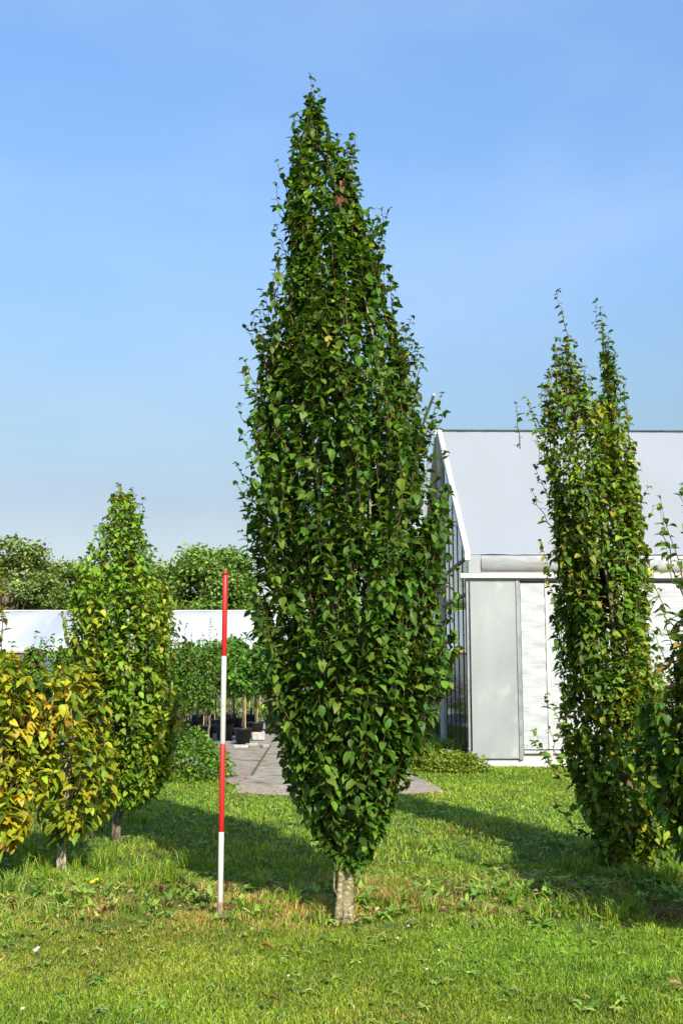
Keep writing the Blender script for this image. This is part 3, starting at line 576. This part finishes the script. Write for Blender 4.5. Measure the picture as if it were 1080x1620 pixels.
# ------------------------------------------------------------------ white greenhouse on the right
gh = empty('greenhouse', (GC[0], GC[1], 0), GROT, label='large white film-roofed greenhouse with a glazed gable on the right', cat='greenhouse')
HS, ZE, ZR, LEN = 3.6, 3.13, 5.80, 13.0
ZT = 2.76
MB().box(.0, LEN, .0, .16, -.1, .11).build('plinth', M['base'], gh, bevel=.004)
MB().box(.0, LEN, -.025, .0-.002, .0, .045).build('footing', M['base'], gh)
MB().box(.02, .70, -.03, .0, .125, ZT-.004).build('wall_panel', M['galv'], gh, bevel=.004)
MB().box(.02, .70, -.034, -.0305, .125, .14).build('panel_lip', M['steel'], gh)
b = MB(); b.box(.705, .735, -.045, .06, .11, ZT-.002); b.box(.738, .765, -.03, .06, .11, ZT-.003); b.build('wall_post', M['steel'], gh)
xs = [(.775, 1.135), (1.20, 2.30), (2.36, 3.46), (3.52, 4.62), (4.68, 5.78), (5.84, 6.94), (7.0, 8.1), (8.16, 9.26), (9.32, 10.42), (10.48, 11.58), (11.64, 12.9)]
for i, (a, c) in enumerate(xs):
    # slightly puckered film sheet
    nx, nzv = max(8, int((c-a)*14)), 60; bm = MB(); rr = np.random.default_rng(90+i)
    for j in range(nzv+1):
        for k in range(nx+1):
            x = a + (c-a)*k/nx; z = .26 + (ZT-.07-.26)*j/nzv
            bm.v.append((x, -.012 + .006*math.sin(z*23+i)*math.sin(x*7) + rr.normal(0, .0012) + .008*math.exp(-((k/nx-.95)/.06)**2)*math.sin(z*31), z))
    for j in range(nzv):
        for k in range(nx):
            q = j*(nx+1)+k; bm.f.append((q, q+1, q+nx+2, q+nx+1))
    bm.build('bubble_sheet', M['bubble'], gh, True)
    MB().box(a, c, .02, .05, .11, ZT-.006).build('wall_board', M['white_trim'], gh)
    MB().box(a+.001, c-.001, -.03, .018, .20, .24).build('sill_rail', M['white_trim'], gh)
    MB().box(a+.001, c-.001, -.018, .018, ZT-.06, ZT-.035).build('dark_rail', M['dark_steel'], gh)
    if i: MB().box(a-.06, a-.005, -.03, .06, .11, ZT-.005).build('wall_post', M['white_trim'], gh)
MB().box(-.13, LEN, -.09, .0, ZT, ZT+.075).build('eaves_trim', M['white_trim'], gh, bevel=.006)
MB().box(.0, .19, -.05, .05, ZT+.08, ZE+.0).build('gutter_end_plate', M['galv'], gh, bevel=.004)
gp = [(-.05, ZT+.085)]; 
for k in range(9):
    a = R(-80 + 20*k); gp.append((-.02 - .075*math.cos(a), (ZT+.085+ZE-.02)/2 + (ZE-.02-ZT-.085)/2*math.sin(a)))
gp += [(.04, ZE-.02), (.04, ZT+.085)]
MB().prism(gp, .195, LEN).build('gutter', M['gutter'], gh, True)
MB().box(.195, LEN, -.06, .03, ZT+.0765, ZT+.084).build('gutter_base_strip', M['rust'], gh)  # thin rust-coloured strip between eaves trim and gutter
# roof sheets with sag between the rafters
def roof(y0, z0, y1, z1, name):
    bm = MB(); nx, ny = 78, 14; rr = np.random.default_rng(4)
    for j in range(ny+1):
        for k in range(nx+1):
            x = .02 + (LEN-.02)*k/nx; t = j/ny; bay = (x % 2.6)/2.6
            sag = -.035*math.sin(math.pi*bay)*math.sin(math.pi*t) + .004*rr.normal()
            bm.v.append((x, y0 + (y1-y0)*t, z0 + (z1-z0)*t + sag))
    for j in range(ny):
        for k in range(nx):
            q = j*(nx+1)+k; bm.f.append((q, q+1, q+nx+2, q+nx+1))
    return bm.build(name, M['film'], gh, True)
roof(-.06, ZE-.01, HS, ZR, 'roof_sheet'); roof(HS+.001, ZR, 2*HS, ZE-.01, 'roof_sheet')
roof(2*HS+.01, ZE, 3*HS, ZR, 'roof_sheet'); roof(3*HS+.001, ZR, 4*HS, ZE-.01, 'roof_sheet')
MB().tube([(.0, HS, ZR+.03), (LEN, HS, ZR+.03)], [.022, .022], 8).build('ridge_bar', M['dark_steel'], gh)
for s in (0, 2*HS):      # rake boards
    MB().prism([(s-.06, ZE-.10), (s-.06, ZE+.03), (s+HS, ZR+.05), (s+HS, ZR-.09)], -.05, .03).build('rake_board', M['gutter'], gh)
    MB().prism([(s+HS+.002, ZR-.09), (s+HS+.002, ZR+.05), (s+2*HS, ZE+.03), (s+2*HS, ZE-.10)], -.10, .04).build('rake_board', M['white_trim'], gh)
# glazed gable
gz = lambda y: ZE + (ZR-ZE)*(1-abs((y % (2*HS))-HS)/HS) - .11
ys = [k*.6 for k in range(0, 25)]
for i in range(24):
    y0, y1 = ys[i], ys[i+1]
    MB().prism([(y0+.01, .16), (y0+.01, gz(y0+.01)), (y1-.01, gz(y1-.01)), (y1-.01, .16)], -.004, .004).build('glass_pane', M['glass'], gh)
b = MB()
for y in ys[1:-1]:
    if abs(y % HS) > .01: b.box(-.014, -.006, y-.014, y+.014, .13, gz(y))
b.build('glazing_bars', M['dark_steel'], gh)
for y in (HS, 2*HS, 3*HS): MB().box(-.06, .03, y-.04, y+.04, .0, gz(y)).build('gable_post', M['white_trim'], gh)
MB().box(-.035, -.0045, -.03, .09, .10, ZT-.002).build('corner_post', M['steel'], gh)
MB().box(-.043, -.0365, .02, .06, .10, ZT-.004).build('corner_seal', M['dark_steel'], gh)
for z in (2.52, 3.06, .12): MB().box(-.026, -.0145, .095, 4*HS-.05, z, z+.045).build('gable_rail', M['dark_steel'], gh)
# interior: benches with plants, back wall, seen through the glass
MB().box(LEN, LEN+.05, 0, 4*HS, 0, ZE).build('end_wall', M['far_film'], gh)
MB().box(.02, LEN, 4*HS, 4*HS+.05, 0, ZE).build('rear_wall', M['film'], gh)
r = np.random.default_rng(3); n = 5000
P = np.stack([r.uniform(.4, 4.5, n), r.uniform(.6, 13, n), r.uniform(.3, 1.15, n)], 1); a = r.uniform(0, 6.28, n); e = r.normal(.4, .4, n)
D = np.stack([np.cos(a)*np.cos(e), np.sin(a)*np.cos(e), np.sin(e)], 1); L = r.uniform(.12, .3, n)
o = leaves('greenhouse_crop', P + np.array([GC[0], GC[1], 0]), D, np.stack([np.zeros(n), np.zeros(n), np.ones(n)], 1) + r.normal(0, .3, (n, 3)), L, L*.35, pal(r, n, [(0.18, 0.24, 0.04), (0.28, 0.28, 0.06), (0.10, 0.16, 0.03)], [1, 1, 1]), M['leaf'], None, .3, .1, r)
tag(o, 'pale green crop growing inside behind the glazed gable', 'crop', kind='stuff')
# vent arm above the roof
b = MB(); b.tube([(.0, 4.6, 6.78), (.0, 7.1, 6.74)], [.03, .03], 6); b.build('vent_arm', M['steel'], gh)
b = MB(); b.tube([(.02, 6.2, 4.2), (.02, 6.2, 6.74)], [.018, .018], 6); b.tube([(.02, 6.9, 3.7), (.02, 6.9, 6.74)], [.018, .018], 6); b.build('vent_strut', M['galv'], gh)

# ------------------------------------------------------------------ long low greenhouse behind the yard
fg = empty('poly_tunnel', (-14, 42, 0), 0, label='long low white-roofed greenhouse behind the potted trees', cat='greenhouse')
zt = pt(100, 968, 46)[2]; ze = pt(100, 1029, 42)[2]
bm = MB(); nx = 160; x0, x1 = -22, 17.5
prof_ = [(0, ze), (.8, ze+(zt-ze)*.28), (1.8, ze+(zt-ze)*.56), (2.9, ze+(zt-ze)*.82), (4.0, zt), (5.2, ze+(zt-ze)*.8), (8, ze)]
for k in range(nx+1):
    x = x0 + (x1-x0)*k/nx; s = .03*abs(math.sin(math.pi*(x-x0)/2.5))
    for (y, z) in prof_: bm.v.append((x, y, z + s*.6))
m_ = len(prof_)
for k in range(nx):
    for j in range(m_-1): q = k*m_+j; bm.f.append((q, q+m_, q+m_+1, q+1))
bm.build('roof_sheet', M['far_film'], fg, True)
MB().box(x0, x1, -.05, .0, ze-.09, ze-.02).build('gutter', M['rust'], fg)
MB().box(x0, x1, -.04, .0, ze-.02, ze+.10).build('eaves_trim', M['white_trim'], fg)
MB().box(x0, x1, .03, .1, 0, ze-.09).build('wall', M['far_wall'], fg)
for k in range(16):
    x = x0 + k*2.5; MB().box(x, x+.08, -.03, .0, 0, ze-.1).build('wall_post', M['galv'], fg)
MB().prism([(p[0], p[1]-.02) for p in prof_] + [(8, 0), (0.12, 0)], x1-.06, x1-.01).build('gable_wall', M['far_wall'], fg)
MB().tube([(x0, 4.0, zt+.04), (x1, 4.0, zt+.04)], [.04, .04], 6).build('ridge_bar', M['white_trim'], fg)

# ------------------------------------------------------------------ potted trees in the yard
def lathe(prof, n=20):
    b = MB()
    for r_, z in prof:
        for k in range(n): b.v.append((r_*math.cos(6.28318*k/n), r_*math.sin(6.28318*k/n), z))
    for i in range(len(prof)-1):
        for k in range(n): a = i*n+k; c = i*n+(k+1) % n; b.f.append((a, c, c+n, a+n))
    return b
def potted(seed, label):
    r = np.random.default_rng(seed); root = empty('potted_tree', (0, 0, 0), 0, label=label, cat='potted tree', group='potted trees standing in the yard')
    pot = lathe([(0, 0.005), (.13, .005), (.165, .27), (.18, .275), (.18, .305), (.165, .305), (.16, .27), (0, .265)]).build('pot', M['pot'], root, True)
    lathe([(.159, .272), (0, .285)]).build('soil', M['soil'], root)
    tk = MB(); tk.tube([(0, 0, .27), (.01, .01, .7), (-.01, 0, 1.1), (0, .01, 1.7)], [.022, .018, .014, .006], 8)
    for k in range(6):
        a = k*1.05; tk.tube([(0, 0, .85+.06*k), (.15*math.cos(a), .15*math.sin(a), 1.05+.07*k), (.34*math.cos(a), .34*math.sin(a), 1.3+.08*k)], [.010, .007, .003], 6)
    tk.build('trunk', M['bark_dark'], root, True)
    cn = MB(); cn.tube([(.05, -.02, .27), (.03, -.025, 1.35)], [.011, .010], 8); cn.build('stake', M['cane'], root)
    n = 1700; nc = 26; cc = r.normal(0, 1, (nc, 3)); cc = cc/np.linalg.norm(cc, axis=1)[:, None]*r.uniform(.3, 1, (nc, 1)); cc = cc*np.array([.44, .44, .50]) + np.array([0, 0, 1.28])
    i = r.integers(0, nc, n); q = r.normal(0, 1, (n, 3)); q = q/np.linalg.norm(q, axis=1)[:, None]*r.uniform(.4, 1, (n, 1)); P = cc[i] + q*.16
    az = np.arctan2(P[:, 1], P[:, 0]) + r.normal(0, .8, n); e = r.normal(-.4, .5, n)
    D = np.stack([np.cos(az)*np.cos(e), np.sin(az)*np.cos(e), np.sin(e)], 1); N = np.stack([-np.cos(az)*np.sin(e), -np.sin(az)*np.sin(e), np.cos(e)], 1) + r.normal(0, .3, (n, 3))
    L = r.uniform(.06, .11, n)
    leaves('crown', P, D, N, L, L*.8, pal(r, n, [(0.09, 0.21, 0.024), (0.13, 0.27, 0.028), (0.055, 0.14, 0.018)], [3, 3, 2], .2), M['leaf'], root, .25, .15, r)
    return root
pp = [potted(101, ''), potted(102, ''), potted(103, '')]
spots = [(384, 1178, 'round-headed tree in a black pot just right of the rod, nearest the concrete block'), (355, 1172, 'round-headed tree in a black pot half hidden by the rod'), (326, 1170, 'round-headed tree in a black pot left of the rod, above the low shrub'), (300, 1167, 'potted tree at the left end of the front row, behind the low shrub'),
         (404, 1168, 'potted tree in the second row, right of the rod beside the tall tree'), (370, 1163, 'potted tree in the second row behind the rod'), (340, 1160, 'potted tree in the second row left of the rod'), (312, 1158, 'potted tree in the second row above the low shrub'), (285, 1157, 'potted tree hidden partly by the cone-shaped tree, second row'),
         (397, 1155, 'rearmost potted tree right of the rod'), (430, 1161, 'potted tree showing through the left edge of the tall tree'), (362, 1153, 'rearmost potted tree behind the rod'), (330, 1152, 'rearmost potted tree left of the rod')]
for i, (px, py, lab) in enumerate(spots):
    o = pp[i] if i < 3 else copy_tree(pp[i % 3]); X, Y = gnd(px, py); o.location = (X, Y, .006); o.rotation_euler.z = i*1.9; o['label'] = lab; s = (1.0, 1.08, .95, 1.12)[i % 4]; o.scale = (s, s, s*(1.0 if i < 4 else 1.08))
# pink flower border and leafy hedge behind the pots
def drift(name, x0, x1, y0, y1, h, n, leaf, cols, wts, seed, label, cat):
    r = np.random.default_rng(seed); x = r.uniform(x0, x1, n); y = r.uniform(y0, y1, n); z = h*r.uniform(.05, 1, n)**.7*(.6+.8*vnoise(x, y, 1.5, seed)); a = r.uniform(0, 6.28, n); e = r.normal(.5, .5, n)
    D = np.stack([np.cos(a)*np.cos(e), np.sin(a)*np.cos(e), np.sin(e)], 1); N = np.stack([-np.cos(a)*np.sin(e), -np.sin(a)*np.sin(e), np.cos(e)], 1); L = leaf*r.uniform(.6, 1.3, n)
    C = pal(r, n, cols, wts, .2)
    tag(leaves(name, np.stack([x, y, z], 1), D, N, L, L*.4, C, M['far_leaf'], None, .2, .1, r), label, cat, kind='stuff')
drift('flower_border', -9, .5, 31, 33.5, .95, 9000, .13, [(0.42, 0.20, 0.30), (0.50, 0.30, 0.36), (0.14, 0.22, 0.04), (0.20, 0.28, 0.04)], [2.5, 2, 2, 2], 71, 'pink flowering border seen between the potted tree stems', 'flowers')
drift('flower_foliage', -9, .3, 28.5, 30.5, .55, 7000, .13, [(0.16, 0.26, 0.04), (0.24, 0.30, 0.04), (0.09, 0.16, 0.03)], [2, 2, 2], 72, 'yellow-green leafy plants in front of the pink border', 'plants')
# young shrubs with airy shoots in front of the low greenhouse
for (px, top, D_, lab, sd_) in ((292, 985, 17.0, 'leafy shrub with reddish shoot tips right of the cone-shaped tree', 81), (331, 978, 19.0, 'airy green shrub whose shoots cross the low white roof by the rod', 82), (55, 1000, 12.5, 'tall thin shrub with bare shoot tips behind the yellow shrubs', 83), (108, 1012, 12.0, 'low leafy shoots between the yellow shrubs and the cone-shaped tree', 84)):
    b0 = pt(px, 1160, D_); pr = [(1120,px-14,px+12),(1090,px-26,px+20),(1055,px-24,px+16),(1025,px-12,px+10)]
    build_tree('young_tree', lab, 'young tree', (b0[0], D_), D_, pr, [(px+2, top, .5), (px+12, top+18, .4), (px-10, top+25, .4), (px-18, top+45, .3), (px+18, top+40, .3)], 60, 700, .075, [(0.08, 0.17, 0.02), (0.12, 0.22, 0.025), (0.05, 0.11, 0.016)], [3, 3, 2], sd_, 'young trees behind the cone-shaped tree', trunk_r=.02, fork_z=.3, bark='bark_dark', yellow=([(0.20, 0.16, 0.05)], .12), limbs=5)
# concrete block, stones in the yard
def block(name, px, py, sx, sy, sz, rz, m, label, cat, seed, group=None):
    r = random.Random(seed); b = MB().box(-sx, sx, -sy, sy, 0, sz); b.v = [tuple(c*(1+r.uniform(-.08, .08)) for c in v) for v in b.v]
    o = b.build(name, m, None, False, min(sx, sz)*.18); X, Y = gnd(px, py); o.location = (X, Y, .012); o.rotation_euler.z = rz; tag(o, label, cat, group)
block('concrete_block', 408, 1172, .13, .1, .16, .2, M['stone'], 'pale concrete block beside the black pots', 'block', 1)
for i, (px, py, s, lab) in enumerate(((382, 1184, .13, 'flat dark stone at the near edge of the yard'), (398, 1181, .10, 'flat stone lying right of the dark stone by the path'), (415, 1160, .16, 'low pale slab behind the concrete block'), (418, 1183, .09, 'small pale stone beside the tall tree at the path end'))):
    block('stone', px, py, s, s*.7, .05, i*.7, M['stone'], lab, 'stone', 10+i, 'stones at the edge of the yard')
# green peg stakes under the cone-shaped tree
for i, (px, lab) in enumerate(((233, 'left thin green stake beside the cone-shaped tree'), (243, 'right thin green stake beside the cone-shaped tree'))):
    X, Y = gnd(px, 1262); b = MB(); b.tube([(0, 0, -.02), (.004, 0, .28), (.004, 0, .30)], [.012, .012, .006], 8)
    o = b.build('garden_stake', noise_mat('green_stake', (0.18, 0.30, 0.12), (0.24, 0.36, 0.16), 9, .6), None, True); o.location = (X, Y, 0); tag(o, lab, 'stake', 'green stakes by the cone-shaped tree')

# ------------------------------------------------------------------ big trees on the skyline
def skytree(seed, rx, h, z0, n, cols, label, nc=110):
    r = np.random.default_rng(seed); root = empty('broadleaf_tree', (0, 0, 0), 0, label=label, cat='tree', group='big round trees on the skyline')
    c = r.normal(0, 1, (nc, 3)); c /= np.linalg.norm(c, axis=1)[:, None]; c *= r.uniform(.35, 1, (nc, 1))**.5; c[:, 2] = c[:, 2]*.9
    cc = c*np.array([rx, rx*.9, (h-z0)/2]) + np.array([0, 0, (h+z0)/2]); cs = r.uniform(.12, .25, nc)*rx
    i = r.integers(0, nc, n); q = r.normal(0, .62, (n, 3)); P = cc[i] + q*cs[i][:, None]*np.array([1.25, 1.25, .72])
    az = np.arctan2(q[:, 1], q[:, 0]) + r.normal(0, .7, n); e = r.normal(0, .6, n)
    D = np.stack([np.cos(az)*np.cos(e), np.sin(az)*np.cos(e), np.sin(e)], 1); N = np.stack([-np.cos(az)*np.sin(e), -np.sin(az)*np.sin(e), np.cos(e)], 1) + r.normal(0, .4, (n, 3))
    L = r.uniform(.13, .27, n); C = pal(r, n, cols, [1]*len(cols), .16)*(1 + .22*(r.random(nc)[i]-.5))[:, None]
    tk = MB(); tk.tube([(0, 0, -.1), (.05, 0, z0), (0, .1, z0+(h-z0)*.4), (.1, 0, h*.85)], [.42, .30, .2, .05], 10)
    for k in range(0, nc, 3):
        b_ = cc[k]; zb = z0*.7 + (b_[2]-z0)*.3; tk.tube([(0, 0, zb), (b_[0]*.5, b_[1]*.5, (zb+b_[2])/2+.1), tuple(b_)], [.10, .06, .02], 6)
    tk.build('trunk', M['bark_dark'], root, True)
    leaves('crown', P, D, N, L, L*.75, C, M['far_leaf'], root, .2, .15, r)
    return root
CA = [(0.14, 0.23, 0.055), (0.18, 0.29, 0.06), (0.23, 0.32, 0.065)]; CB = [(0.21, 0.28, 0.08), (0.25, 0.31, 0.085), (0.16, 0.23, 0.07)]
sk = [skytree(201, 2.9, 8.6, 1.7, 34000, CA, 'large dark green tree between the cone-shaped tree and the rod'), skytree(202, 2.6, 8.2, 1.6, 17000, CB, '', 60), skytree(203, 2.8, 8.9, 1.5, 17000, CB, '', 60)]
place = [(322, 60, 1, 0, None), (98, 63, 1, 1, 'lighter open-crowned tree just left of the cone-shaped tree'), (12, 60, 1, 2, 'tall open-crowned tree at the left edge of the skyline'), (62, 66, .86, 1, 'lower tree between the two open-crowned trees'), (200, 66, .93, 2, 'big tree mostly hidden behind the cone-shaped tree'), (262, 66, .82, 1, 'paler tree showing left of the large dark green tree'),
         (400, 70, .72, 0, 'small tree whose top shows beside the tall tree'), (-70, 64, .98, 1, 'open-crowned tree just outside the left edge'), (500, 72, .7, 2, 'small tree hidden behind the tall tree crown')]
for i, (px, D_, s, which, lab) in enumerate(place):
    if i < 3: o = sk[which]
    else: o = copy_tree(sk[which])
    if lab: o['label'] = lab
    X = pt(px, 960, D_)[0]; o.location = (X, D_, 0); o.scale = (s, s, s); o.rotation_euler.z = i*1.3

# ------------------------------------------------------------------ small things on the lawn
def fallen(px, py, size, colr, rz, label, i):
    r = np.random.default_rng(300+i); X, Y = gnd(px, py)
    o = leaves('fallen_leaf', np.array([[-size/2, 0, 0.]]), np.array([[1., 0, .12]]), np.array([[0, .35, 1.]]), np.array([size]), np.array([size*.45]), np.array([colr]), M['dead'], None, .35, .5, r)
    o.location = (X, Y, .05); o.rotation_euler = (r.uniform(-.5, .2), r.uniform(-.2, .2), rz); tag(o, label, 'leaf', 'fallen leaves on the lawn')
FL = [(424,1512,.075,(.50,.20,.11),.3,'largest reddish curled leaf on the lawn below and right of the rod'),(436,1599,.055,(.42,.17,.08),0,'orange brown leaf near the bottom edge below the trunk and rod'),(452,1570,.03,(.45,.22,.1),1,'small orange leaf between the two bigger brown ones'),(1070,1576,.07,(.50,.28,.2),.2,'pale pinkish leaf at the right edge near the bottom'),(722,1518,.04,(.42,.2,.14),.9,'small pink leaf on the lawn right of the trunk'),(213,1570,.03,(.5,.25,.08),.4,'tiny orange leaf left of the rod near the bottom'),(290,1496,.035,(.48,.3,.15),.2,'small tan leaf on the lawn left of the rod'),(460,1522,.04,(.25,.12,.06),0,'dark brown leaf right of the largest reddish leaf'),(440,1465,.05,(.45,.25,.18),.1,'pinkish leaf lying between rod and trunk'),(320,1450,.06,(.25,.12,.06),1.2,'dark curled leaf just left of the rod foot'),(386,1480,.03,(.65,.5,.1),1.4,'yellow leaf right of the rod foot'),(570,1472,.05,(.3,.1,.07),.5,'red brown leaf at the foot of the pale trunk'),(700,1455,.06,(.25,.1,.08),.8,'dark reddish leaf in the rough grass right of the trunk'),(715,1528,.03,(.4,.22,.12),2,'tan leaf just below the small pink leaf'),(190,1545,.025,(.4,.2,.1),.8,'tiny brown leaf on the lawn at left'),(600,1578,.025,(.5,.35,.15),.8,'tiny tan leaf near the bottom centre'),(860,1590,.03,(.6,.45,.1),.3,'small yellow leaf near the bottom right')]
for i, q in enumerate(FL): fallen(*q, i)
def daisy(px, py, r_, m, lab, grp, cat, nm, h=.05, n=7):
    X, Y = gnd(px, py); root = empty(nm, (X, Y, 0), 0, label=lab, cat=cat, group=grp)
    b = MB(); b.tube([(0, 0, 0), (.003, .003, h)], [.0015, .0015], 5); b.build('stem', M['grass'] if False else M['soil'], root)
    flower(root, (.003, .003, h), r_, m, 'petals', n, (-1.6, 0))
daisy(145, 1413, .022, M['yellow'], 'larger yellow flower in the rough grass below the yellow shrub', 'yellow flowers in the grass', 'flower', 'yellow_flower', .07, 10)
daisy(152, 1410, .016, M['yellow'], 'smaller yellow flower touching the larger one', 'yellow flowers in the grass', 'flower', 'yellow_flower', .075, 10)
DS = [(55,1520,.014,'leftmost white flower on the mown lawn'),(59,1516,.010,'small white flower touching the leftmost one'),(34,1616,.010,'white flower at the bottom left corner'),(455,1562,.007,'tiny white flower between the brown leaves'),(674,1551,.007,'white speck of a flower below the tall tree'),(628,1500,.007,'white flower right of the pale trunk'),(645,1480,.007,'white flower nearest the rough strip right of the trunk'),(307,1297,.012,'white flower left of the rod in the far grass'),(693,1520,.006,'tiny white flower on the right of the lawn')]
for px, py, r_, lab in DS: daisy(px, py, r_, M['petal'], lab, 'small white flowers on the lawn', 'flower', 'white_flower')
# a withered red twig bunch high in the tall tree
X, _, Z = pt(538, 312, Y0 - .22); r = np.random.default_rng(77); n = 9
P = np.stack([X + r.normal(0, .014, n), Y0 - .26 + r.normal(0, .02, n), Z + r.uniform(-.06, .1, n)], 1); D = np.stack([r.normal(0, .3, n), r.normal(-.2, .2, n), -np.ones(n)], 1)
o = leaves('withered_leaves', P, D, np.stack([r.normal(0, .4, n), -np.ones(n), np.zeros(n)], 1), np.full(n, .05), np.full(n, .018), pal(r, n, [(0.16, 0.045, 0.02)], [1]), M['dead'], None, .2, .6, r)
tag(o, 'rust red withered leaf cluster caught near the top of the tall tree', 'dead leaves')
